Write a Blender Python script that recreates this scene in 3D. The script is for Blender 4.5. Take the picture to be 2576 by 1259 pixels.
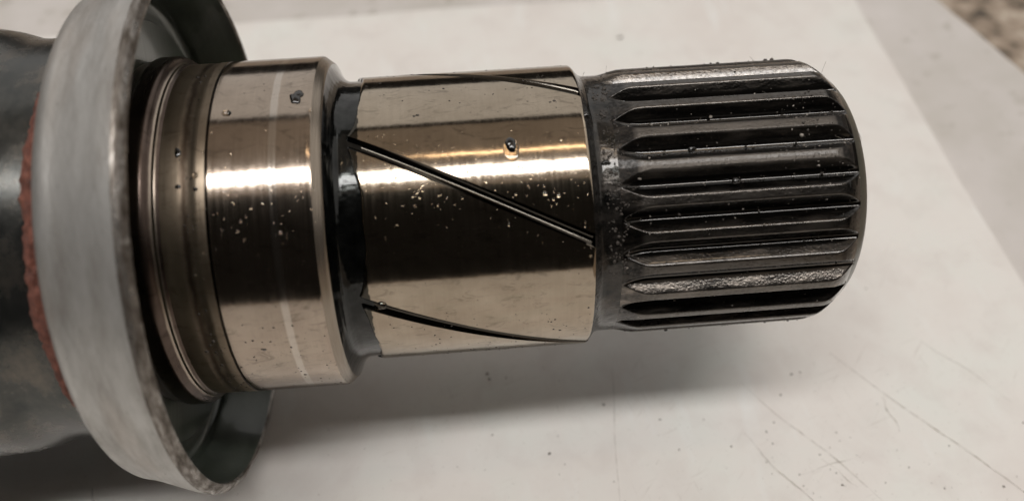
import bpy, math, random
import numpy as np
from mathutils import Matrix, Vector

for o in list(bpy.data.objects):
    bpy.data.objects.remove(o, do_unlink=True)
scn = bpy.context.scene
col = scn.collection
rnd = random.Random(7)
S = 0.001                                   # all shapes below are written in millimetres
ELEV = 47.0                                 # the camera's elevation angle round the shaft's axis
HAX = 26.952                                # height of the shaft's axis over the sheet

# ------------------------------------------------------------------ camera
cam = bpy.data.cameras.new('camera')
cam_o = bpy.data.objects.new('camera', cam)
col.objects.link(cam_o)
R3 = Matrix(((0.996329, 0.070449, -0.048627), (-0.085162, 0.758286, -0.646335), (-0.00866, 0.648104, 0.761503)))
M4 = R3.to_4x4(); M4.translation = Vector((0.0, -0.063903, 0.095479))
cam_o.matrix_world = M4
cam.sensor_width = 36.0
cam.lens = 36.0 * 2200.0 / 2575.0
cam.clip_start = 0.004
cam.clip_end = 20.0
cam.dof.use_dof = True
cam.dof.focus_distance = 0.0865
cam.dof.aperture_fstop = 19.0
scn.camera = cam_o

# ------------------------------------------------------------------ world and lamps (indoors)
w = bpy.data.worlds.new('World'); scn.world = w; w.use_nodes = True
bg = w.node_tree.nodes['Background']
bg.inputs['Color'].default_value = (1.0, 0.9, 0.8, 1)
bg.inputs['Strength'].default_value = 0.012

def area_lamp(name, loc, target, sx, sy, radiance, color, spread=None):
    l = bpy.data.lights.new(name, 'AREA'); l.shape = 'RECTANGLE'
    l.size = sx; l.size_y = sy
    l.energy = radiance * math.pi * sx * sy
    l.color = color
    o = bpy.data.objects.new(name, l); col.objects.link(o)
    o.location = loc
    d = Vector(target) - Vector(loc)
    z = -d.normalized(); x = Vector((1, 0, 0)) if abs(d.x) < abs(d.y) + abs(d.z) * .5 or abs(d.x) < .5 else Vector((0, 1, 0))
    y = z.cross(x).normalized(); x = y.cross(z)
    o.rotation_euler = Matrix((x, y, z)).transposed().to_euler()
    return o
area_lamp('tube_lamp', (0.05, -0.245, 1.27), (0.05, 0, 0), 1.5, 0.16, 17.0, (1.0, 0.98, 0.965))
area_lamp('second_tube_lamp', (0.35, 0.13, 2.3), (0.35, 0, 0), 0.9, 0.07, 7.0, (1.0, 0.72, 0.45))
area_lamp('wall_bounce_lamp', (0.0, 2.2, 1.45), (0, 0, 0), 5.0, 2.3, 0.66, (1.0, 0.965, 0.935))
area_lamp('side_fill_lamp', (2.4, 0.5, 1.6), (0, 0, 0), 2.4, 2.6, 0.70, (1.0, 0.95, 0.9))  # added fill from the right, lightens the shaft's shadow
area_lamp('side_fill_lamp', (-2.4, 0.9, 1.7), (0, 0, 0), 2.4, 2.6, 0.25, (1.0, 0.95, 0.9))  # weaker added fill from the left
area_lamp('ceiling_bounce_lamp', (0.0, 0.2, 2.6), (0, 0.2, 0), 5.0, 2.5, 0.26, (1.0, 0.82, 0.66))

scn.view_settings.view_transform = 'Standard'
scn.view_settings.look = 'None'
scn.view_settings.exposure = 0.0
scn.view_settings.gamma = 1.0
scn.view_settings.use_curve_mapping = False
scn.render.engine = 'CYCLES'
scn.cycles.max_bounces = 10
scn.cycles.transmission_bounces = 8
scn.cycles.glossy_bounces = 6

# ------------------------------------------------------------------ helpers
def tag(o, label=None, cat=None, group=None, kind=None):
    if label: o['label'] = label
    if cat: o['category'] = cat
    if group: o['group'] = group
    if kind: o['kind'] = kind
    return o

def link(name, me, mat, parent=None):
    o = bpy.data.objects.new(name, me)
    col.objects.link(o)
    if mat is not None:
        me.materials.append(mat)
    if parent is not None:
        o.parent = parent
    return o

def mesh_grid(name, X, Y, Z, U=None, V=None, wrap=False, sharp=40, vper=0.0):
    """mesh from 2-D arrays of coordinates (mm); wrap joins the last column to the first"""
    n, m = X.shape
    co = np.stack([X, Y, Z], -1).reshape(-1, 3) * S
    i = np.arange(n - 1)[:, None]; mm = m if wrap else m - 1
    j = np.arange(mm)[None, :]
    j2 = (j + 1) % m
    f = np.stack([i * m + j, i * m + j2, (i + 1) * m + j2, (i + 1) * m + j], -1).reshape(-1, 4)
    me = bpy.data.meshes.new(name)
    me.vertices.add(len(co)); me.vertices.foreach_set('co', co.ravel())
    me.loops.add(f.size); me.loops.foreach_set('vertex_index', f.ravel().astype(np.int32))
    me.polygons.add(len(f)); me.polygons.foreach_set('loop_start', np.arange(0, f.size, 4, dtype=np.int32))
    me.update(calc_edges=True)
    if U is not None:
        uv = me.uv_layers.new(name='UVMap')
        Uf, Vf = U.ravel()[f], V.ravel()[f].copy()
        if wrap:
            last = (f[:, 1] % m == 0)
            Vf[last, 1] += vper; Vf[last, 2] += vper
        uv.data.foreach_set('uv', (np.stack([Uf, Vf], -1)).astype(np.float32).ravel())
    me.polygons.foreach_set('use_smooth', np.ones(len(f), dtype=bool))
    me.validate()
    if sharp:
        me.set_sharp_from_angle(angle=math.radians(sharp))
    return me

def polar(x, R, th):
    """axial position, radius and angle (degrees up from the line to the camera) -> mm coordinates"""
    ph = np.radians(th + ELEV)
    return x, -R * np.cos(ph), HAX + R * np.sin(ph)

def lathe(name, prof, mat, parent, n=360, disp=None, sharp=30):
    x = np.array([p[0] for p in prof], float)[:, None]; R = np.array([p[1] for p in prof], float)[:, None]
    th = (np.arange(n) * 360.0 / n - 180.0)[None, :]
    X = x + 0 * th; RR = R + 0 * th
    if disp is not None:
        X, RR = disp(X, RR, th + 0 * x)
    X, Y, Z = polar(X, RR, th + 0 * x)
    return link(name, mesh_grid(name, X, Y, Z, X, np.radians(th + 0 * x) * 15.0, True, sharp, 2 * math.pi * 15.0), mat, parent)

def arc(cx, cr, r, a0, a1, n=6):
    return [(cx + r * math.cos(math.radians(a0 + (a1 - a0) * k / n)), cr + r * math.sin(math.radians(a0 + (a1 - a0) * k / n))) for k in range(n + 1)]

def dense(prof, step=0.5):
    out = [prof[0]]
    for a, b in zip(prof[:-1], prof[1:]):
        k = max(1, int(math.hypot(b[0] - a[0], b[1] - a[1]) / step))
        for q in range(1, k + 1):
            out.append((a[0] + (b[0] - a[0]) * q / k, a[1] + (b[1] - a[1]) * q / k))
    return out

def vnoise(x, y, seed=0):
    """smooth value noise for numpy arrays"""
    xi = np.floor(x).astype(np.int64); yi = np.floor(y).astype(np.int64)
    xf = x - xi; yf = y - yi
    xf = xf * xf * (3 - 2 * xf); yf = yf * yf * (3 - 2 * yf)
    def h(a, b):
        n = (a * 374761393 + b * 668265263 + seed * 974634) & 0x7fffffff
        n = ((n ^ (n >> 13)) * 1274126177) & 0x7fffffff
        return ((n ^ (n >> 16)) & 0xffff) / 65535.0
    return (h(xi, yi) * (1 - xf) + h(xi + 1, yi) * xf) * (1 - yf) + (h(xi, yi + 1) * (1 - xf) + h(xi + 1, yi + 1) * xf) * yf

# ------------------------------------------------------------------ material helper
class Mat:
    def __init__(self, name):
        self.m = bpy.data.materials.new(name); self.m.use_nodes = True
        self.t = self.m.node_tree; self.b = self.t.nodes['Principled BSDF']
    def n(self, kind, **kw):
        nd = self.t.nodes.new(kind)
        for k, v in kw.items():
            setattr(nd, k, v)
        return nd
    def link(self, a, b): self.t.links.new(a, b)
    def set(self, **kw):
        for k, v in kw.items():
            self.b.inputs[k.replace('_', ' ')].default_value = v
        return self
    def coord(self, which='Object', scale=(1, 1, 1), loc=(0, 0, 0)):
        tc = self.n('ShaderNodeTexCoord'); mp = self.n('ShaderNodeMapping')
        self.link(tc.outputs[which], mp.inputs['Vector'])
        mp.inputs['Scale'].default_value = scale; mp.inputs['Location'].default_value = loc
        return mp.outputs['Vector']
    def noise(self, vec, scale, detail=4, rough=0.55, dist=0.0):
        nd = self.n('ShaderNodeTexNoise'); self.link(vec, nd.inputs['Vector'])
        nd.inputs['Scale'].default_value = scale; nd.inputs['Detail'].default_value = detail
        nd.inputs['Roughness'].default_value = rough; nd.inputs['Distortion'].default_value = dist
        return nd.outputs['Fac']
    def vor(self, vec, scale, feature='F1'):
        nd = self.n('ShaderNodeTexVoronoi'); nd.feature = feature; self.link(vec, nd.inputs['Vector'])
        nd.inputs['Scale'].default_value = scale
        return nd.outputs['Distance']
    def ramp(self, fac, stops, interp='LINEAR'):
        nd = self.n('ShaderNodeValToRGB'); nd.color_ramp.interpolation = interp
        e = nd.color_ramp.elements
        while len(e) < len(stops): e.new(0.5)
        for el, (p, c) in zip(e, stops):
            el.position = p
            el.color = (c, c, c, 1) if isinstance(c, (int, float)) else (*c, 1)
        self.link(fac, nd.inputs['Fac'])
        return nd.outputs['Color']
    def mix(self, fac, a, b, mode='MIX'):
        nd = self.n('ShaderNodeMix'); nd.data_type = 'RGBA'; nd.blend_type = mode
        for k, s, v in ((0, nd.inputs[0], fac), (1, nd.inputs[6], a), (2, nd.inputs[7], b)):
            if hasattr(v, 'is_linked'): self.link(v, s)
            elif isinstance(v, (int, float)): s.default_value = v if k == 0 else (v, v, v, 1)
            else: s.default_value = (*v, 1)
        return nd.outputs[2]
    def math(self, op, a, b=None, c=None):
        nd = self.n('ShaderNodeMath'); nd.operation = op
        for s, v in zip(nd.inputs, (a, b, c)):
            if v is None: continue
            if hasattr(v, 'is_linked'): self.link(v, s)
            else: s.default_value = v
        return nd.outputs[0]
    def sep(self, vec):
        nd = self.n('ShaderNodeSeparateXYZ'); self.link(vec, nd.inputs[0]); return nd.outputs
    def bump(self, h, strength, dist, prev=None):
        nd = self.n('ShaderNodeBump'); self.link(h, nd.inputs['Height'])
        nd.inputs['Strength'].default_value = strength; nd.inputs['Distance'].default_value = dist
        if prev is not None: self.link(prev, nd.inputs['Normal'])
        return nd.outputs['Normal']
    def out(self, sock, name):
        self.link(sock, self.b.inputs[name]); return self

RT = 14.737
def ground_steel(name, base, dark, r0, r1, bands=None, helix=0):
    """ground, oil-filmed steel; UV is (axial mm, circumferential mm)"""
    m = Mat(name).set(Metallic=1.0)
    uv = m.coord('UV')
    fine = m.noise(m.coord('UV', (9.0, 0.25, 1)), 1.0, 5, 0.6)
    cloud = m.noise(m.coord('UV', (0.18, 0.22, 1)), 1.0, 5, 0.6)
    c = m.mix(m.ramp(cloud, [(0.32, 0.0), (0.68, 1.0)]), dark, base)
    streak = m.noise(m.coord('UV', (2.6, 0.10, 1), (5, 3, 0)), 1.0, 4, 0.65)
    c = m.mix(m.ramp(streak, [(0.35, 0.12), (0.6, 0.0)]), c, tuple(q * .62 for q in dark))
    smear = m.noise(m.coord('UV', (0.35, 0.9, 1), (11, 7, 0)), 1.0, 6, 0.7, 1.2)
    smf = m.ramp(smear, [(0.54, 0.0), (0.68, 0.55)])
    c = m.mix(smf, c, tuple(q * .45 for q in dark))
    x = m.sep(uv)[0]
    if bands:
        for lo, hi, soft, colr, amt in bands:
            up = m.n('ShaderNodeMapRange'); up.interpolation_type = 'SMOOTHSTEP'
            wob = m.math('MULTIPLY_ADD', m.noise(m.coord('UV', (1.2, 0.7, 1)), 1.0, 4), soft * 2.0, -soft)
            xx = m.math('ADD', x, wob)
            m.link(xx, up.inputs['Value']); up.inputs['From Min'].default_value = lo - soft; up.inputs['From Max'].default_value = lo + soft
            dn = m.n('ShaderNodeMapRange'); dn.interpolation_type = 'SMOOTHSTEP'
            m.link(xx, dn.inputs['Value']); dn.inputs['From Min'].default_value = hi - soft; dn.inputs['From Max'].default_value = hi + soft
            dn.inputs['To Min'].default_value = 1; dn.inputs['To Max'].default_value = 0
            f = m.math('MULTIPLY', up.outputs[0], dn.outputs[0])
            c = m.mix(m.math('MULTIPLY', f, amt), c, colr)
    # small dark pits and oil stains
    sp = m.vor(m.coord('UV', (1.1, 1.1, 1)), 1.0)
    pit = m.ramp(sp, [(0.055, 1.0), (0.10, 0.0)])
    pit = m.math('MULTIPLY', pit, m.ramp(m.noise(m.coord('UV', (0.12, 0.12, 1)), 1.0, 2), [(0.48, 0.0), (0.6, 1.0)]))
    c = m.mix(pit, c, (0.03, 0.025, 0.02))
    if helix:
        v_ = m.sep(uv)[1]
        q_ = m.math('MULTIPLY_ADD', x, 1.93 * math.pi / 180 * RT, v_)
        q_ = m.math('ADD', q_, -9.0 * math.pi / 180 * RT + 30 * math.pi / 180 * RT + 20 * math.pi * RT)
        per = math.pi / 3 * RT
        q_ = m.math('ABSOLUTE', m.math('SUBTRACT', m.math('MODULO', q_, per), per / 2))
        gm = m.n('ShaderNodeMapRange'); gm.interpolation_type = 'SMOOTHSTEP'; m.link(q_, gm.inputs['Value'])
        gm.inputs['From Min'].default_value = helix * .94; gm.inputs['From Max'].default_value = helix * 1.02
        gm.inputs['To Min'].default_value = 1; gm.inputs['To Max'].default_value = 0
        c = m.mix(m.math('MULTIPLY', gm.outputs[0], .92), c, (0.04, 0.039, 0.036))
        # dark oil creeping over the left edge
        cr = m.n('ShaderNodeMapRange'); cr.interpolation_type = 'SMOOTHSTEP'
        m.link(m.math('MULTIPLY_ADD', m.noise(m.coord('UV', (0.8, 0.8, 1)), 1.0, 3), -0.9, x), cr.inputs['Value'])
        cr.inputs['From Min'].default_value = -9.95; cr.inputs['From Max'].default_value = -9.85
        cr.inputs['To Min'].default_value = 1; cr.inputs['To Max'].default_value = 0
        c = m.mix(m.math('MULTIPLY', cr.outputs[0], .9), c, (0.03, 0.032, 0.03))
    m.out(c, 'Base Color')
    r = m.n('ShaderNodeMapRange'); m.link(m.mix(0.5, streak, m.mix(0.4, fine, cloud)), r.inputs['Value'])
    r.inputs['From Min'].default_value = 0.3; r.inputs['From Max'].default_value = 0.7
    r.inputs['To Min'].default_value = r0; r.inputs['To Max'].default_value = r1
    m.out(r.outputs[0], 'Roughness')
    ripple = m.noise(m.coord('UV', (0.5, 0.35, 1)), 1.0, 2)
    nrm = m.bump(fine, 0.25, 0.000012)
    nrm = m.bump(streak, 0.12, 0.00002, nrm)
    nrm = m.bump(ripple, 0.25, 0.00006, nrm)
    m.out(nrm, 'Normal')
    return m.m

# ---- metals
mat_journal = ground_steel('ground_steel', (0.475, 0.405, 0.32), (0.36, 0.30, 0.23), 0.065, 0.15, helix=0.67)
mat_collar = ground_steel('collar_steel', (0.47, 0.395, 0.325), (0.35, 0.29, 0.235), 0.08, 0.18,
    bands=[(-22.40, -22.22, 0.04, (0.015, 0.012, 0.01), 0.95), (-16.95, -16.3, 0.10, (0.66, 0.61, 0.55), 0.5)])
mat_ring = ground_steel('turned_ring_steel', (0.13, 0.10, 0.085), (0.075, 0.055, 0.045), 0.24, 0.34, bands=[(-27.1, -26.6, 0.08, (0.46, 0.39, 0.32), 0.8)])
mat_seat = ground_steel('seal_seat_steel', (0.46, 0.375, 0.285), (0.34, 0.27, 0.20), 0.29, 0.40,
    bands=[(-24.55, -23.95, 0.30, (0.06, 0.04, 0.028), 0.85), (-22.46, -22.3, 0.05, (0.02, 0.015, 0.012), 0.9)])

m = Mat('turned_bevel_steel').set(Metallic=0.9)
fb = m.noise(m.coord('UV', (8.0, 0.3, 1)), 1.0, 4)
m.out(m.ramp(fb, [(0.3, (0.26, 0.22, 0.175)), (0.7, (0.36, 0.31, 0.255))]), 'Base Color')
m.set(Roughness=0.26)
m.out(m.bump(fb, 0.4, 0.00003), 'Normal')
mat_bevel = m.m

m = Mat('oily_dark_steel').set(Metallic=0.85)
uv = m.coord('UV')
cl = m.noise(m.coord('UV', (0.5, 0.5, 1)), 1.0, 5)
m.out(m.ramp(cl, [(0.35, (0.014, 0.0145, 0.0135)), (0.7, (0.075, 0.066, 0.058))]), 'Base Color')
m.out(m.ramp(cl, [(0.3, 0.16), (0.7, 0.34)]), 'Roughness')
m.out(m.bump(m.noise(m.coord('UV', (2.2, 2.2, 1)), 1.0, 4), 0.5, 0.00012), 'Normal')
m.set(Coat_Weight=0.5, Coat_Roughness=0.06)
mat_neck = m.m

m = Mat('oily_groove_steel').set(Metallic=0.9)
cl = m.noise(m.coord('UV', (0.6, 0.4, 1)), 1.0, 4)
m.out(m.ramp(cl, [(0.4, (0.008, 0.009, 0.0085)), (0.75, (0.04, 0.042, 0.04))]), 'Base Color')
m.set(Roughness=0.16, Coat_Weight=0.5, Coat_Roughness=0.04)
m.out(m.bump(m.noise(m.coord('UV', (0.6, 0.5, 1)), 1.0, 2), 0.35, 0.0003), 'Normal')
mat_relief = m.m

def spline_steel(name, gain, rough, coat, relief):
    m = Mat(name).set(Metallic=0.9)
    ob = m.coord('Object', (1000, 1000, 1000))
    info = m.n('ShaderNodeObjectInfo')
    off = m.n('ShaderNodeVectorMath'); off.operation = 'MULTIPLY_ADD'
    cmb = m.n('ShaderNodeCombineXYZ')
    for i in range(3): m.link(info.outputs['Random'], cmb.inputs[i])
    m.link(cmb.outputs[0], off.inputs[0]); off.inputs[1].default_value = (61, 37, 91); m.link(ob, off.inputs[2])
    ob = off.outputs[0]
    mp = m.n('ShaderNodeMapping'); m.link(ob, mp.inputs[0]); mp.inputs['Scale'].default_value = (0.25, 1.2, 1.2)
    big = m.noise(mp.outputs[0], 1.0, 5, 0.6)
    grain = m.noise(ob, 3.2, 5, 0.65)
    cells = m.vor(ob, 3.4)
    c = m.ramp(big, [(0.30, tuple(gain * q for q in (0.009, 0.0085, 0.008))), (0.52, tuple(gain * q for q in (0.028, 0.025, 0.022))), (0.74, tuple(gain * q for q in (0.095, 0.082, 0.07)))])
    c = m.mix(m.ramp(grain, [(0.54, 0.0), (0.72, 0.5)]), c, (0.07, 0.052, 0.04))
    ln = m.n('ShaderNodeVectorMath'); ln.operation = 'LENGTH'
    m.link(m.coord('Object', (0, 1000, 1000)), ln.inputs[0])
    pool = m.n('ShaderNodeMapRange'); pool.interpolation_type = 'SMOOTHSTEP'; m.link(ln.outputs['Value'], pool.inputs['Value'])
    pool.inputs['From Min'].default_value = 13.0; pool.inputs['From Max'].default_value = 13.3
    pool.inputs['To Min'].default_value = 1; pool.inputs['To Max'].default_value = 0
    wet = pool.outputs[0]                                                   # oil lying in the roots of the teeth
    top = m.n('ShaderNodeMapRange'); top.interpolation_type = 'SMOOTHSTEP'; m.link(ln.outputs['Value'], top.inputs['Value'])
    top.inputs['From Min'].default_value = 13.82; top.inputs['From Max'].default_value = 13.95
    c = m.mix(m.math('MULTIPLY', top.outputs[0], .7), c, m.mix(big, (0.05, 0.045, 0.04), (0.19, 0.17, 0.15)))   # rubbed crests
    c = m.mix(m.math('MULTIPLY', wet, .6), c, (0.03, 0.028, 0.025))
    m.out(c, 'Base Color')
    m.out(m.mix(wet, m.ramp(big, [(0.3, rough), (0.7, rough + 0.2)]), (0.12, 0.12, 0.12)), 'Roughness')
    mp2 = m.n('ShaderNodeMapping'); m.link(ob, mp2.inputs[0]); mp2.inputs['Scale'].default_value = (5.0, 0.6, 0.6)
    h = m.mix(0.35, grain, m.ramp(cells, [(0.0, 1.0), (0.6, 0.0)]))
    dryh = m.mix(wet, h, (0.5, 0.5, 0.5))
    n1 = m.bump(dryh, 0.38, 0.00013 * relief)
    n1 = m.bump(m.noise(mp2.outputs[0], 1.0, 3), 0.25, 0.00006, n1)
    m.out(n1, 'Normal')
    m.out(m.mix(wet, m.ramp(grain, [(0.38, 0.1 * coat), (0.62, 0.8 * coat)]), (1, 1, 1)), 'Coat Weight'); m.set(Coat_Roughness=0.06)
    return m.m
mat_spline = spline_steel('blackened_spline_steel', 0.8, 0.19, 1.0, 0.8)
mat_spline_sheen = spline_steel('sheen_spline_steel', 3.6, 0.15, 1.0, 0.9)  # lighter base colour paints in the reflected light on the wet teeth
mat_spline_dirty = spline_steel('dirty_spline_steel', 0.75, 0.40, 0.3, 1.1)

m = Mat('chamfer_steel').set(Metallic=0.6)
cl = m.noise(m.coord('UV', (0.4, 0.4, 1)), 1.0, 5)
m.out(m.ramp(cl, [(0.3, (0.035, 0.04, 0.03)), (0.7, (0.085, 0.09, 0.07))]), 'Base Color')
m.set(Roughness=0.34, Coat_Weight=0.3, Coat_Roughness=0.15)
m.out(m.bump(m.noise(m.coord('UV', (3, 3, 1)), 1.0, 3), 0.3, 0.00006), 'Normal')
mat_chamfer = m.m

m = Mat('dull_zinc_steel').set(Metallic=0.6)
mott = m.noise(m.coord('UV', (0.5, 0.2, 1)), 1.0, 7, 0.68)
spots = m.noise(m.coord('UV', (2.4, 1.1, 1)), 1.0, 4, 0.65)
c = m.ramp(mott, [(0.28, (0.29, 0.272, 0.25)), (0.5, (0.43, 0.42, 0.40)), (0.72, (0.56, 0.555, 0.535))])
c = m.mix(m.ramp(spots, [(0.64, 0.0), (0.76, 0.65)]), c, (0.12, 0.105, 0.09))
c = m.mix(m.ramp(m.noise(m.coord('UV', (0.15, 0.07, 1), (3, 9, 0)), 1.0, 3), [(0.55, 0.0), (0.75, 0.35)]), c, (0.42, 0.33, 0.26))
m.out(c, 'Base Color')
m.out(m.ramp(mott, [(0.3, 0.50), (0.7, 0.36)]), 'Roughness')
m.out(m.bump(m.mix(0.5, mott, spots), 0.35, 0.00025), 'Normal')
mat_shield = m.m

m = Mat('chipped_zinc_edge').set(Metallic=0.8)
ch = m.noise(m.coord('UV', (2.2, 0.7, 1)), 1.0, 5, 0.65)
m.out(m.ramp(ch, [(0.36, (0.085, 0.07, 0.056)), (0.5, (0.19, 0.17, 0.15)), (0.68, (0.36, 0.34, 0.315))]), 'Base Color')
m.out(m.ramp(ch, [(0.4, 0.55), (0.65, 0.22)]), 'Roughness')
m.out(m.bump(ch, 0.25, 0.0003), 'Normal')
mat_edge = m.m

m = Mat('dark_green_shield_inside').set(Metallic=0.25)
ng = m.noise(m.coord('UV', (0.25, 0.2, 1)), 1.0, 5)
m.out(m.ramp(ng, [(0.3, (0.022, 0.030, 0.020)), (0.7, (0.052, 0.066, 0.047))]), 'Base Color')
m.set(Roughness=0.28, Coat_Weight=0.4, Coat_Roughness=0.08)
m.out(m.bump(m.noise(m.coord('UV', (1.5, 1.2, 1)), 1.0, 4), 0.25, 0.0001), 'Normal')
mat_inside = m.m

m = Mat('dirty_housing_steel').set(Metallic=0.85)
nh = m.noise(m.coord('UV', (0.3, 0.3, 1)), 1.0, 7, 0.72)
nd_ = m.noise(m.coord('UV', (1.8, 1.1, 1)), 1.0, 5, 0.7)
c = m.ramp(nh, [(0.32, (0.05, 0.055, 0.054)), (0.5, (0.085, 0.086, 0.081)), (0.72, (0.17, 0.15, 0.128))])
c = m.mix(m.ramp(nd_, [(0.62, 0.0), (0.76, 0.5)]), c, (0.24, 0.20, 0.16))
m.out(c, 'Base Color')
m.out(m.ramp(nh, [(0.3, 0.18), (0.7, 0.34)]), 'Roughness')
m.out(m.bump(m.mix(0.5, nh, nd_), 0.18, 0.0002), 'Normal')
mat_housing = m.m

m = Mat('red_rust').set(Metallic=0.0, Roughness=0.85)
nr = m.noise(m.coord('UV', (1.4, 1.0, 1)), 1.0, 6, 0.7)
m.out(m.ramp(nr, [(0.28, (0.05, 0.035, 0.03)), (0.45, (0.14, 0.052, 0.037)), (0.6, (0.22, 0.082, 0.055)), (0.75, (0.25, 0.15, 0.115))]), 'Base Color')
m.out(m.bump(nr, 0.6, 0.0004), 'Normal')
mat_rust = m.m

m = Mat('clear_oil').set(Roughness=0.0, IOR=1.47, Transmission_Weight=1.0)
m.b.inputs['Base Color'].default_value = (0.95, 0.9, 0.82, 1)
mat_oil = m.m
m = Mat('black_tar').set(Roughness=0.08, IOR=1.5, Coat_Weight=0.6)
m.b.inputs['Base Color'].default_value = (0.008, 0.007, 0.006, 1)
mat_tar = m.m
m = Mat('dark_grit').set(Roughness=0.6)
m.b.inputs['Base Color'].default_value = (0.05, 0.042, 0.035, 1)
mat_grit = m.m
m = Mat('sheet_grit').set(Roughness=0.8)
m.b.inputs['Base Color'].default_value = (0.14, 0.12, 0.10, 1)
mat_sheet_grit = m.m
m = Mat('pale_grit').set(Roughness=0.45)
oi = m.noise(m.coord('Object', (700, 700, 700)), 1.0, 2)
m.out(m.ramp(oi, [(0.35, (0.10, 0.085, 0.07)), (0.65, (0.42, 0.38, 0.33))]), 'Base Color')
mat_pale_grit = m.m
m = Mat('grey_lint').set(Roughness=0.8)
m.b.inputs['Base Color'].default_value = (0.22, 0.19, 0.16, 1)
mat_lint = m.m

# ---- surfaces
m = Mat('worn_white_sheet').set(Roughness=0.48)
v = m.coord('Object', (1000, 1000, 1000))
n1 = m.noise(v, 0.05, 5, 0.6); n2 = m.noise(v, 0.16, 5, 0.6, 0.4); n3 = m.noise(v, 0.9, 5, 0.65)
c = m.ramp(n1, [(0.3, (0.69, 0.645, 0.605)), (0.5, (0.73, 0.70, 0.66)), (0.7, (0.72, 0.72, 0.675))])
c = m.mix(m.ramp(n2, [(0.50, 0.0), (0.72, 0.45)]), c, (0.61, 0.56, 0.525))
c = m.mix(m.ramp(m.noise(m.coord('Object', (260, 60, 1), (4, 2, 0)), 1.0, 4), [(0.58, 0.0), (0.75, 0.5)]), c, (0.78, 0.79, 0.765))
vs = m.vor(v, 0.42)
mask = m.math('MULTIPLY', m.ramp(vs, [(0.02, 0.8), (0.06, 0.0)]), m.ramp(n2, [(0.40, 0.0), (0.6, 1.0)]))
c = m.mix(m.math('MULTIPLY', mask, 0.6), c, (0.20, 0.17, 0.14))
vs2 = m.vor(m.coord('Object', (1000, 1000, 1000), (31, 17, 0)), 1.1)
mask2 = m.math('MULTIPLY', m.ramp(vs2, [(0.05, 1.0), (0.11, 0.0)]), m.ramp(n1, [(0.42, 0.0), (0.58, 0.8)]))
c = m.mix(m.math('MULTIPLY', mask2, 0.55), c, (0.30, 0.26, 0.22))
c = m.mix(m.ramp(n3, [(0.60, 0.0), (0.8, 0.35)]), c, (0.50, 0.46, 0.42))
for ang, sd in ((-50, 3), (-20, 8), (75, 14)):
    rm = m.n('ShaderNodeMapping'); m.link(v, rm.inputs[0]); rm.inputs['Rotation'].default_value = (0, 0, math.radians(ang))
    rm2 = m.n('ShaderNodeMapping'); m.link(rm.outputs[0], rm2.inputs[0]); rm2.inputs['Scale'].default_value = (0.16, 2.6, 1); rm2.inputs['Location'].default_value = (sd, sd * 2.3, 0)
    sc_ = m.noise(rm2.outputs[0], 1.0, 3, 0.6)
    c = m.mix(m.math('MULTIPLY', m.ramp(sc_, [(0.64, 0.0), (0.72, 0.4)]), m.ramp(m.noise(v, 0.06, 3), [(0.45, 0.0), (0.62, 1.0)])), c, (0.44, 0.39, 0.345))
m.out(c, 'Base Color')
m.out(m.bump(n3, 0.15, 0.00012), 'Normal')
mat_sheet = m.m

m = Mat('sheet_scratch').set(Roughness=0.6)
vn = m.noise(m.coord('Object', (900, 900, 900)), 0.8, 4)
tr = m.n('ShaderNodeBsdfTransparent'); mx = m.n('ShaderNodeMixShader')
m.b.inputs['Base Color'].default_value = (0.42, 0.36, 0.30, 1)
m.link(m.ramp(vn, [(0.35, 0.05), (0.65, 0.5)]), mx.inputs[0]); m.link(tr.outputs[0], mx.inputs[1]); m.link(m.b.outputs[0], mx.inputs[2])
m.link(mx.outputs[0], m.t.nodes['Material Output'].inputs['Surface'])
mat_scratch = m.m

m = Mat('grey_board').set(Roughness=0.6)
v = m.coord('Object', (1000, 1000, 1000))
n1 = m.noise(v, 0.07, 5, 0.6); n2 = m.noise(v, 0.22, 5, 0.6)
c = m.ramp(n1, [(0.3, (0.50, 0.47, 0.43)), (0.7, (0.60, 0.565, 0.54))])
c = m.mix(m.ramp(n2, [(0.58, 0.0), (0.72, 0.6)]), c, (0.27, 0.245, 0.19))
m.out(c, 'Base Color')
mat_board = m.m

m = Mat('brown_flecked_bench').set(Roughness=0.7)
v = m.coord('Object', (1000, 1000, 1000))
n1 = m.noise(v, 0.20, 4, 0.6); n2 = m.noise(v, 0.09, 4, 0.6)
c = m.ramp(n1, [(0.34, (0.05, 0.04, 0.028)), (0.45, (0.24, 0.185, 0.135)), (0.56, (0.36, 0.29, 0.225)), (0.68, (0.58, 0.52, 0.43))])
m.out(c, 'Base Color')
mat_bench = m.m

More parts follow.
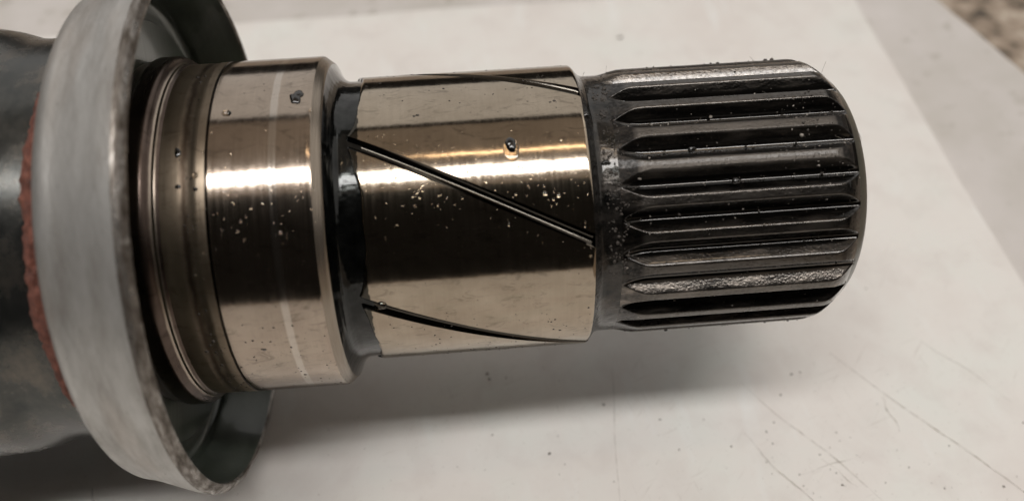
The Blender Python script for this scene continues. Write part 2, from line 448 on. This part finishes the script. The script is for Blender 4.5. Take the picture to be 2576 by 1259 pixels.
# ------------------------------------------------------------------ the surfaces underneath
def slab(name, outline, top, thick, mat, bevel=0.0, parent=None, jitter=0.0):
    import bmesh
    bm = bmesh.new()
    pts = []
    n = len(outline)
    for i in range(n):
        a, b = Vector(outline[i]), Vector(outline[(i + 1) % n])
        k = max(1, int((b - a).length / 2.0)) if jitter else 1
        for q in range(k):
            p = a + (b - a) * q / k
            if jitter and q:
                d = (b - a).normalized()
                nn = Vector((-d.y, d.x))
                w_ = float(vnoise(np.array(p.x * .07 + p.y * .07), np.array(3.1), 5)) - .5
                w2 = float(vnoise(np.array(p.x * .4 + p.y * .4), np.array(1.1), 9)) - .5
                p = p + nn * jitter * (2 * w_ + .5 * w2)
            pts.append(p)
    f = bm.faces.new([bm.verts.new((p.x * S, p.y * S, (top - thick) * S)) for p in pts])
    bm.normal_update()
    if f.normal.z < 0: f.normal_flip()
    r = bmesh.ops.extrude_face_region(bm, geom=[f])
    vs = [e for e in r['geom'] if isinstance(e, bmesh.types.BMVert)]
    bmesh.ops.translate(bm, verts=vs, vec=(0, 0, thick * S))
    topf = [e for e in r['geom'] if isinstance(e, bmesh.types.BMFace)]
    if bevel:
        edges = [e for ff in topf for e in ff.edges]
        bmesh.ops.bevel(bm, geom=edges, offset=bevel * S, segments=3, affect='EDGES', profile=0.5)
    bmesh.ops.recalc_face_normals(bm, faces=bm.faces)
    me = bpy.data.meshes.new(name); bm.to_mesh(me); bm.free()
    me.polygons.foreach_set('use_smooth', np.ones(len(me.polygons), dtype=bool)); me.set_sharp_from_angle(angle=math.radians(40))
    return link(name, me, mat, parent)

bench = slab('workbench', [(-500, -600), (500, -600), (500, 400), (-500, 400)], -9.0, 20.0, mat_bench)
tag(bench, 'brown flecked workbench top showing in the upper right corner', kind='structure')
board = slab('grey_board', [(-300, -420), (79.5, -420), (79.5, -6), (85, 12), (101, 48), (93.5, 76), (86, 104), (60, 130), (-300, 118)], -2.6, 6.35, mat_board, 0.5, None, 0.5)
tag(board, 'dull grey board lying under the white sheet at its right edge', 'board')
sheet = slab('white_sheet', [(-290, -400), (76, -400), (76, 79.5), (-290, 79.0 - 8)], 0.0, 2.55, mat_sheet, 0.5, None, 0.35)
tag(sheet, 'worn scratched off-white sheet that the steel shaft lies on', 'sheet')

def strip(pts, width, name='scratch'):
    vs, fs = [], []
    for i, p in enumerate(pts):
        a = Vector(pts[max(i - 1, 0)]); b = Vector(pts[min(i + 1, len(pts) - 1)])
        d = (b - a).normalized(); nn = Vector((-d.y, d.x))
        wd = width * (0.25 + 0.75 * math.sin(math.pi * min(max(i / (len(pts) - 1), 0.04), 0.96))) * rnd.uniform(.7, 1.2)
        for s in (-.5, .5):
            q = Vector(p) + nn * wd * s
            vs.append((q.x * S, q.y * S, 0.012 * S))
    for i in range(len(pts) - 1):
        fs.append((2 * i, 2 * i + 1, 2 * i + 3, 2 * i + 2))
    me = bpy.data.meshes.new(name); me.from_pydata(vs, [], fs)
    return link(name, me, mat_scratch, sheet)
def seg(a, b, width, wob=0.3, n=24):
    ph = rnd.uniform(0, 6)
    d = Vector(b) - Vector(a); nn = Vector((-d.y, d.x)).normalized()
    strip([(Vector(a) + d * (k / n) + nn * wob * math.sin(ph + k * .35) * .5 + nn * rnd.gauss(0, wob * .06)) for k in range(n + 1)], width)
seg((45.6, -4.2), (64, -27.5), 0.24, 0.25)
seg((33.0, -7.5), (46, -25), 0.16, 0.4)
seg((31.5, -14.5), (38.5, -26), 0.20, 0.5)
seg((36.6, -20.4), (43.5, -18.8), 0.13, 0.2)
seg((40, -18.5), (43, -22.5), 0.14, 0.2)
seg((17.2, -3.5), (15.0, -23), 0.10, 0.2)
seg((50, -11), (50.5, -16), 0.2, 0.4)
seg((58, -3), (66, -13), 0.12, 0.4)
seg((-46, -14.6), (-44.6, -18.2), 0.32, 0.2)

def bits(name, spots, mat, parent, flat=0.5, sub=1, z=None):
    """many tiny irregular grains joined into one mesh; a spot is (centre mm, normal, radius mm)"""
    import bmesh
    b0 = bmesh.new(); bmesh.ops.create_icosphere(b0, subdivisions=sub, radius=1.0)
    b0.verts.ensure_lookup_table()
    base = np.array([v.co[:] for v in b0.verts]); fc = np.array([[v.index for v in f.verts] for f in b0.faces]); b0.free()
    V, F = [], []
    for k, (c, nrm, r) in enumerate(spots):
        nv = Vector(nrm).normalized(); t = nv.orthogonal().normalized(); b = nv.cross(t)
        a = rnd.uniform(0, 6.28); t, b = t * math.cos(a) + b * math.sin(a), b * math.cos(a) - t * math.sin(a)
        sx = r * rnd.uniform(.7, 1.35); sy = r * rnd.uniform(.6, 1.1); sz = r * flat
        jit = 1 + (np.random.RandomState(k).rand(len(base), 1) - .5) * .5 if sub == 1 else 1.0
        pts = base * jit * [sx, sy, sz]
        P = pts[:, :1] * np.array(t) + pts[:, 1:2] * np.array(b) + pts[:, 2:] * np.array(nv) + np.array(c)
        F.append(fc + len(base) * k); V.append(P * S)
    V = np.concatenate(V); F = np.concatenate(F)
    me = bpy.data.meshes.new(name); me.from_pydata(V.tolist(), [], F.tolist())
    me.polygons.foreach_set('use_smooth', np.ones(len(F), dtype=bool))
    return link(name, me, mat, parent)

sp = []
for k in range(190):
    x = rnd.uniform(-40, 72); y = rnd.uniform(-27, 20) if k % 4 else rnd.uniform(-27, 76)
    if rnd.random() < .45: x, y = rnd.gauss(34, 14), rnd.gauss(-20, 5)
    if x > 74: continue
    sp.append(((x, y, 0.02), (0, 0, 1), abs(rnd.gauss(0, .06)) + .03))
sp += [((29.8, 65.5, .03), (0, 0, 1), .5), ((1.2, -3.2, .02), (0, 0, 1), .24), ((1.4, -4.0, .02), (0, 0, 1), .2), ((39.8, -6.8, .02), (0, 0, 1), .18), ((41, -6.6, .02), (0, 0, 1), .14), ((37.6, -9.6, .02), (0, 0, 1), .14)]
tag(bits('sheet_grit', sp, mat_sheet_grit, None, .2), 'tiny dark specks of grit scattered over the white sheet', 'grit', kind='stuff')

# ------------------------------------------------------------------ the shaft
shaft = bpy.data.objects.new('drive_shaft', None); col.objects.link(shaft)
shaft.empty_display_size = 0.02
tag(shaft, 'oily steel drive shaft stub with black splined end and grey dust shield', 'shaft')

# collar with the shoulder ring on its left and a rounded face on its right
prof = [(-30.6, 17.5), (-29.6, 17.7), (-29.2, 17.93), (-27.75, 17.93), (-27.5, 17.82), (-27.15, 17.35), (-26.95, 17.22), (-26.7, 17.25), (-26.5, 17.16), (-26.35, 17.03)]
ring_prof = prof
seat_prof = [(-26.35, 17.03), (-24.6, 17.03), (-24.4, 17.0), (-23.6, 17.0), (-23.4, 17.07), (-22.42, 17.09), (-22.38, 17.0)]
prof = [(-22.38, 17.0), (-22.24, 17.0), (-22.2, 17.11), (-13.45, 17.11)]
prof += [(-13.3, 17.05)]
collar = lathe('collar', dense(prof, .35), mat_collar, shaft, 420)
lathe('shoulder_ring', dense(ring_prof, .2), mat_ring, collar, 420)
lathe('seal_seat', dense(seat_prof, .3), mat_seat, collar, 420)

# relief groove between collar and journal
lathe('collar_chamfer', dense([(-13.3, 17.05), (-12.55, 16.42), (-12.47, 16.28)], .2), mat_bevel, collar, 360)
pr = [(-12.47, 16.28), (-12.36, 15.95), (-12.18, 15.55), (-11.92, 15.1), (-11.68, 14.78), (-11.35, 14.52), (-11.0, 14.40), (-10.5, 14.38), (-9.2, 14.38)]
lathe('relief_groove', dense(pr, .12), mat_relief, shaft, 360, sharp=60)

# ground journal with six helical oil grooves and a scalloped left edge
hw = 0.60
ghalf = math.degrees(hw / (RT * 0.895))
per = np.concatenate([np.linspace(-ghalf, ghalf, 27), np.linspace(ghalf, 60 - ghalf, 150)[1:-1]])   # grid columns follow the grooves
th = (np.concatenate([per + 60.0 * k for k in range(-3, 3)]) + 9.0)[None, :]
nth = th.shape[1]
tl = th + 1.93 * 9.95                                                     # angle of each column at the left edge
cusp = ((tl - 29.0) + 30.0) % 60.0 - 30.0
xl = -9.45 - 1.05 * np.exp(-np.abs(cusp / 9.0) ** 1.4) + 0.5 * (vnoise(tl / 9.0 + 50, tl * 0 + 2.5, 3) - .5) + 0.07 * (vnoise(tl / 2.5 + 50, tl * 0 + 5.5, 4) - .5)
ss = np.concatenate([[-1e-9], np.linspace(0.0, 1.0, 150)])[:, None]
xr = 11.55
X = xl + (xr - xl) * np.clip(ss, 0, 1)
TH = th - 1.93 * X
Rr = np.full_like(X, RT)
Rr -= 0.10 * np.clip(1 - (X - xl) / 0.22, 0, 1) ** 2
Rr -= 0.10 * np.clip(1 - (xr - X) / 0.22, 0, 1) ** 2
dm = np.abs(np.radians(((th - 9.0) + 30.0) % 60.0 - 30.0) * RT * 0.895)
Rr = Rr - 0.42 * np.clip(1 - (dm / hw) ** 2, 0, 1)
Rr[0, :] = 14.30
X[0, :] -= 0.10
xx, yy, zz = polar(X, Rr, TH)
jo = link('ground_journal', mesh_grid('ground_journal', xx, yy, zz, X, np.radians(TH) * RT, True, 35, 2 * math.pi * RT), mat_journal, shaft)
jo.data.materials.append(mat_relief)
mi = np.zeros((X.shape[0] - 1, nth), np.int32); mi[0, :] = 1
jo.data.polygons.foreach_set('material_index', mi.ravel())

# neck between journal and spline
pr = [(11.55, 14.64), (11.75, 14.4), (12.05, 14.0), (12.4, 13.68), (12.8, 13.53), (13.3, 13.50), (14.3, 13.50)]
lathe('neck', dense(pr, .12), mat_neck, shaft, 300, sharp=50,
      disp=lambda X, R, T: (X, R + 0.06 * (vnoise(X * 2.2 + 60, T * .5 + 200, 6) - .5) * np.clip((X - 12.6), 0, 1)))

# spline: 26 teeth, one mesh shared by all, each from groove centre to groove centre
NT = 26; PITCH = 360.0 / NT
xs = np.concatenate([np.linspace(14.3, 18.0, 34), np.linspace(18.3, 34.6, 30), np.linspace(34.8, 37.2, 22)])[:, None]
half = PITCH / 2
a = np.linspace(0, half, 34)
tloc = np.concatenate([-(half - a), (half - a[:-1])[::-1]])            # groove centre .. tooth middle .. groove centre
tloc = np.sort(tloc)[None, :]
agc = half - np.abs(tloc)                                              # degrees from the groove centre
FL0, FL1, DEP = 0.9, 5.1, 1.36
def flank(ag):
    f = np.clip((ag - FL0) / (FL1 - FL0), 0, 1)
    return f
aa_ = np.linspace(-2, half + 6, 1200)                                  # tooth height across half a pitch, corners rounded
prf = DEP * flank(np.where(aa_ > half, 2 * half - aa_, np.abs(aa_)))
dA = aa_[1] - aa_[0]; kk = np.arange(-150, 151) * dA
ker = np.exp(-.5 * (kk / 0.38) ** 2); ker /= ker.sum()
prf = np.convolve(np.pad(prf, 150, mode='edge'), ker, mode='valid')
prf = prf * (1.25 / prf.max())
fh = np.interp(agc, aa_, prf)
env = np.interp(xs, [14.3, 14.8, 15.4, 16.0, 16.6, 17.4, 34.8, 35.4, 35.9, 36.4, 36.95, 37.2], [13.50, 13.56, 13.70, 13.85, 13.95, 14.0, 14.0, 13.89, 13.68, 13.36, 12.95, 12.75])
root = 12.75 + np.clip(17.3 - xs, 0, None) ** 2 / (2 * 5.4)
Rg = root + fh
k_ = 0.05
mn = np.minimum(env, Rg); 
hh = np.clip(k_ - np.abs(env - Rg), 0, None) / k_
Rg = mn - hh * hh * k_ * 0.25
ph = np.radians(tloc)
Xs = xs + 0 * tloc
tooth_me = mesh_grid('spline_tooth', Xs, -Rg * np.cos(ph), Rg * np.sin(ph), Xs, ph * 14.0 + 0 * xs, False, 50)
tooth_me.materials.append(mat_spline)
G0 = 6.3
for k in range(NT):
    o = bpy.data.objects.new('spline_tooth', tooth_me); col.objects.link(o); o.parent = shaft
    o.location = (0, 0, HAX * S)
    o.rotation_euler = (-math.radians(G0 + half + PITCH * k + ELEV), 0, 0)
    special = {0: mat_spline_dirty, 1: mat_spline_dirty, 4: mat_spline_sheen, 5: mat_spline_sheen, NT - 4: mat_spline_sheen}.get(k)
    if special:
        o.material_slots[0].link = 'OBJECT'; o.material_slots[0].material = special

# chamfered end
pr = [(37.2, 12.75), (37.4, 12.58), (37.9, 12.12), (38.25, 11.75), (38.45, 11.45), (38.5, 11.2), (38.5, 3.0), (37.6, 2.2), (36.0, 0.05)]
lathe('end_chamfer', dense(pr, .4), mat_chamfer, shaft, 300, sharp=50)

# pressed dust shield: outside wall, sheared lip, dark inside
def nick(X, R, T):
    n = vnoise(T * .45 + 300, X * 1.5 + 50, 11); n2 = vnoise(T * 1.6 + 300, X * 3 + 50, 12)
    big = np.clip(vnoise(T * .11 + 100, X * 0 + 4, 13) - .45, 0, 1) * 1.6
    near = np.clip((T + 30) / 12, 0, 1) * np.clip((80 - T) / 15, 0, 1)
    e_ = np.clip((X + 26.5) / 1.0, 0, 1) * (.03 + .42 * near)
    return X + e_ * (0.5 * (n - .5) * big + .16 * (n2 - .5)), R + e_ * (0.5 * (n2 - .5) * big + .25 * (n - .5) * big)
out = [(-33.9, 17.6), (-33.9, 21.4)] + [(-33.85, 22.6)] + arc(-31.75, 23.05, 2.1, 180, 92, 10) + [(-30.9, 25.42), (-29.5, 25.95), (-27.4, 26.72), (-26.45, 26.95)]
shield = lathe('dust_shield', dense(out, .5), mat_shield, shaft, 420)
lip = [(-26.45, 26.95), (-26.15, 26.93), (-25.85, 26.72), (-25.55, 26.3), (-25.5, 26.05), (-25.75, 25.9)]
lathe('sheared_lip', dense(lip, .12), mat_edge, shield, 900, nick, 60)
ins = [(-25.75, 25.9), (-26.6, 25.7), (-29.6, 24.75), (-30.9, 24.3)] + arc(-31.0, 23.4, .9, 90, 180, 6) + [(-31.9, 22.6), (-31.7, 22.2), (-31.0, 21.9), (-30.7, 21.6), (-30.65, 19.6), (-30.6, 17.0)]
lathe('shield_inside', dense(ins, .4), mat_inside, shield, 360)

# joint housing at the left edge of the picture, with the strip of red rust against the shield
hp = [(-33.85, 20.35), (-39.6, 20.35), (-41.0, 20.45)] + [(-42.0, 20.75), (-43.2, 21.15), (-44.6, 21.4), (-47, 21.5), (-75, 21.5), (-76, 20.5), (-76, 0.1)]
def lob(X, R, T):
    s = np.clip((-40.5 - X) / 4.0, 0, 1)
    return X, R + s * 0.15 * np.cos(np.radians(3 * (T - 70))) * (R > 15)
lathe('joint_housing', dense(hp, .7), mat_housing, shaft, 360, lob, 40)
nr_ = 40; nt_ = 700
T2 = (np.arange(nt_) * 360.0 / nt_ - 180.0)[None, :]
wid = 2.45 - 1.1 * np.clip((T2 - 20) / 40, 0, 1) + 0.7 * (vnoise(T2 * .22 + 90, T2 * 0 + 1.5, 21) - .5) + .45 * (vnoise(T2 * .9 + 90, T2 * 0 + 7.5, 22) - .5) - .4 * np.clip((-T2 - 35) / 30, 0, 1)
sr = np.linspace(0, 1, nr_)[:, None]
XR = -33.95 - wid * sr
RR = 20.35 + 1.0 * (1 - sr ** 6) * (0.75 + .5 * (vnoise(XR * 2.3 + 90, T2 * .6 + 200, 23) - .5)) - .25 * (sr > .98)
x3, y3, z3 = polar(XR, RR, T2 + 0 * XR)
link('rust_ring', mesh_grid('rust_ring', x3, y3, z3, XR, np.radians(T2 + 0 * XR) * 20, True, 60, 2 * math.pi * 20), mat_rust, shaft)

# ------------------------------------------------------------------ oil, tar and grit on the shaft
def on(x, R, th_, lift=0.0):
    ph = math.radians(th_ + ELEV)
    n = (0, -math.cos(ph), math.sin(ph))
    return (x, n[1] * (R + lift), HAX + n[2] * (R + lift)), n

def drop(name, x, R, th_, rx, ry, hgt, mat, parent, jit=0.0):
    """a bead of liquid: cap of a squashed sphere sunk into the surface"""
    n1_, n2_ = 14, 28
    el = np.linspace(-0.25, math.pi / 2, n1_)[:, None]; az = np.linspace(0, 2 * math.pi, n2_, endpoint=False)[None, :]
    p1, p2, p3 = rnd.uniform(0, 6), rnd.uniform(0, 6), rnd.uniform(0, 6)
    rr = 1 + jit * np.cos(el) * (.22 * np.sin(2 * az + p1) + .16 * np.sin(3 * az + p2) + .10 * np.sin(5 * az + p3) + .06 * np.sin(8 * az + p1))
    px = np.cos(el) * np.cos(az) * rx * rr; pt = np.cos(el) * np.sin(az) * ry * rr; pz = np.sin(el) * hgt * rr
    TH_ = th_ + np.degrees(pt / R)
    xx, yy, zz = polar(x + px, R - 0.02 + pz, TH_)
    return link(name, mesh_grid(name, xx, yy, zz, xx, TH_, True, 0), mat, parent)

drop('oil_drop', 4.46, RT, 21.6, .78, 1.15, .10, mat_oil, shaft, .12)
drop('tar_spot', 4.46, RT, 23.6, .50, .80, .30, mat_tar, shaft, .3)
drop('oil_drop', -8.45, RT - .1, -33.1, .5, .5, .45, mat_oil, shaft, .2)
drop('oil_drop', -20.8, 17.11, 37.1, .42, .36, .22, mat_oil, shaft, .2)
drop('oil_drop', 7.2, RT, 4.7, .26, .24, .18, mat_oil, shaft, .2)
drop('oil_drop', 8.4, RT, 3.7, .24, .22, .16, mat_oil, shaft, .2)
drop('oil_drop', 11.75, 14.3, 35.5, .4, .38, .35, mat_tar, shaft, .3)
drop('tar_spot', -14.7, 17.11, 42.3, .66, .78, .26, mat_tar, shaft, .9)
drop('tar_spot', -24.8, 17.03, 24.0, .30, .45, .12, mat_tar, shaft, .5)
drop('tar_spot', -24.7, 17.03, 13.3, .24, .22, .10, mat_tar, shaft, .5)
drop('tar_spot', -23.2, 17.03, 12.2, .26, .2, .12, mat_tar, shaft, .5)
drop('oil_drop', -23.2, 17.03, 16.4, .26, .3, .2, mat_oil, shaft, .3)
drop('oil_drop', -13.35, 17.11, 36, .22, .2, .12, mat_oil, shaft, .3)
drop('tar_spot', -19.4, 17.11, -41, .3, .14, .06, mat_tar, shaft, .6)
drop('tar_spot', 13.15, 13.5, 15.9, .4, .3, .3, mat_tar, shaft, .6)
drop('tar_spot', 21.2, 13.95, 18.4, .35, .3, .3, mat_tar, shaft, .6)
drop('tar_spot', 25.0, 13.95, 5.0, .4, .36, .34, mat_tar, shaft, .6)

sp = []
for k in range(250):
    x = rnd.uniform(-9, 11.2)
    t = rnd.gauss(9 - 1.93 * x + rnd.choice((-4.5, 4.5)), 3) if rnd.random() < .35 else rnd.gauss(12, 9)
    d0 = abs(((t - (9 - 1.93 * x)) + 30) % 60 - 30) * .0174 * RT * .9
    if d0 < .72 or t > 33 or t < -24: continue
    c_, n_ = on(x, RT, t); sp.append((c_, n_, min(abs(rnd.gauss(0, .05)) + .035, .17)))
for k in range(90):
    c_, n_ = on(rnd.uniform(-24, -12.8), 17.1, rnd.gauss(6, 9)); sp.append((c_, n_, min(abs(rnd.gauss(0, .05)) + .05, .16)))
tag(bits('oil_beads', sp, mat_oil, shaft, .7, 2), kind='stuff')

sp = []
for k in range(150):
    lo = rnd.random() < .6
    c_, n_ = on(rnd.uniform(-9, 11), RT, rnd.uniform(-74, -38) if lo else rnd.uniform(38, 72)); sp.append((c_, n_, abs(rnd.gauss(0, .05)) + .03))
for k in range(120):
    c_, n_ = on(rnd.uniform(-24, -13), 17.1, rnd.uniform(-75, -30)); sp.append((c_, n_, abs(rnd.gauss(0, .05)) + .03))
for k in range(70):
    c_, n_ = on(rnd.gauss(-23.6, .5), 17.03, rnd.uniform(-72, 60)); sp.append((c_, n_, abs(rnd.gauss(0, .08)) + .05))
for k in range(60):
    c_, n_ = on(rnd.uniform(-9, 11), RT, rnd.choice((-1, 1)) * rnd.uniform(74, 84)); sp.append((c_, n_, abs(rnd.gauss(0, .05)) + .04))
tag(bits('dirt_specks', sp, mat_grit, shaft, .35), kind='stuff')

def tooth_R(x, t):
    ag = abs(((t - G0) + half) % PITCH - half)
    f = float(np.interp(ag, aa_, prf))
    e_ = float(np.interp(x, [14.3, 15.4, 16.6, 17.4, 34.8, 35.9, 36.95, 38.4], [13.5, 13.7, 13.95, 14.0, 14.0, 13.68, 12.95, 11.5]))
    return min(e_, 12.75 + f + max(17.3 - x, 0) ** 2 / 10.8)
spd, spp = [], []
for k in range(520):
    x = rnd.uniform(14.5, 37.8); t = G0 + PITCH * rnd.randint(-6, 5) + rnd.gauss(0, 2.2) if rnd.random() < .7 else rnd.uniform(-85, 85)
    if rnd.random() < .3: x, t = rnd.gauss(33, 2.0), rnd.gauss(30, 14)
    if x > 38: continue
    c_, n_ = on(x, tooth_R(x, t), t, .01)
    (spp if rnd.random() < .3 else spd).append((c_, n_, abs(rnd.gauss(0, .055)) + .03))
for k in range(70):
    x = rnd.uniform(15, 38); t = rnd.choice((rnd.uniform(76, 84), rnd.uniform(-86, -74)))
    c_, n_ = on(x, tooth_R(x, t), t, .03); spd.append((c_, n_, abs(rnd.gauss(0, .08)) + .05))
c_, n_ = on(31.9, 13.6, 22); spp.append((c_, n_, .22))
c_, n_ = on(23.8, 13.2, 34.5); spp.append((c_, n_, .2))
for k in range(220):
    c_, n_ = on(rnd.uniform(13.0, 15.0), 13.5, rnd.uniform(-30, 60)); spd.append((c_, n_, abs(rnd.gauss(0, .07)) + .06))
tag(bits('spline_grit', spd, mat_grit, shaft, .8), kind='stuff')
tag(bits('pale_spline_grit', spp, mat_pale_grit, shaft, .8), kind='stuff')

# a few lint fibres stuck to the spline
V, F = [], []
def fibre(p0, d0, L, r=.018):
    n = 10; d0 = Vector(d0).normalized(); p = Vector(p0); base = len(V)
    cv = Vector((rnd.gauss(0, 1), rnd.gauss(0, 1), rnd.gauss(0, 1))) * .25
    for k in range(n + 1):
        t = d0.orthogonal().normalized(); b = d0.cross(t)
        for q in range(4):
            a_ = q * math.pi / 2
            V.append(tuple((p + (t * math.cos(a_) + b * math.sin(a_)) * r) * S))
        p = p + d0 * (L / n); d0 = (d0 + cv / n * 2).normalized()
    for k in range(n):
        for q in range(4):
            F.append((base + k * 4 + q, base + k * 4 + (q + 1) % 4, base + k * 4 + 4 + (q + 1) % 4, base + k * 4 + 4 + q))
for x, t, L in ((32.5, 80, .9), (31.2, 81, .7), (33.6, 79, .8), (29, 80, .5), (36.0, 55, 1.6), (38.2, 20, 1.5), (35, 30, 1.2), (33.5, 25, 1.4), (34.5, 18, 1.5), (32.8, 38, 1.0), (22, 30, .8), (35.3, 22, 1.8), (15.5, 80, .9), (13.0, 78, .8), (26, 45, .7), (34.2, 33, 1.0)):
    R_ = tooth_R(x, t) if x > 14.3 else 13.5
    c_, n_ = on(x, R_, t)
    fibre(c_, Vector(n_) + Vector((rnd.gauss(.5, .8), rnd.gauss(0, .5), rnd.gauss(0, .5))), L)
me = bpy.data.meshes.new('lint'); me.from_pydata(V, [], F)
tag(link('lint', me, mat_lint, shaft), kind='stuff')
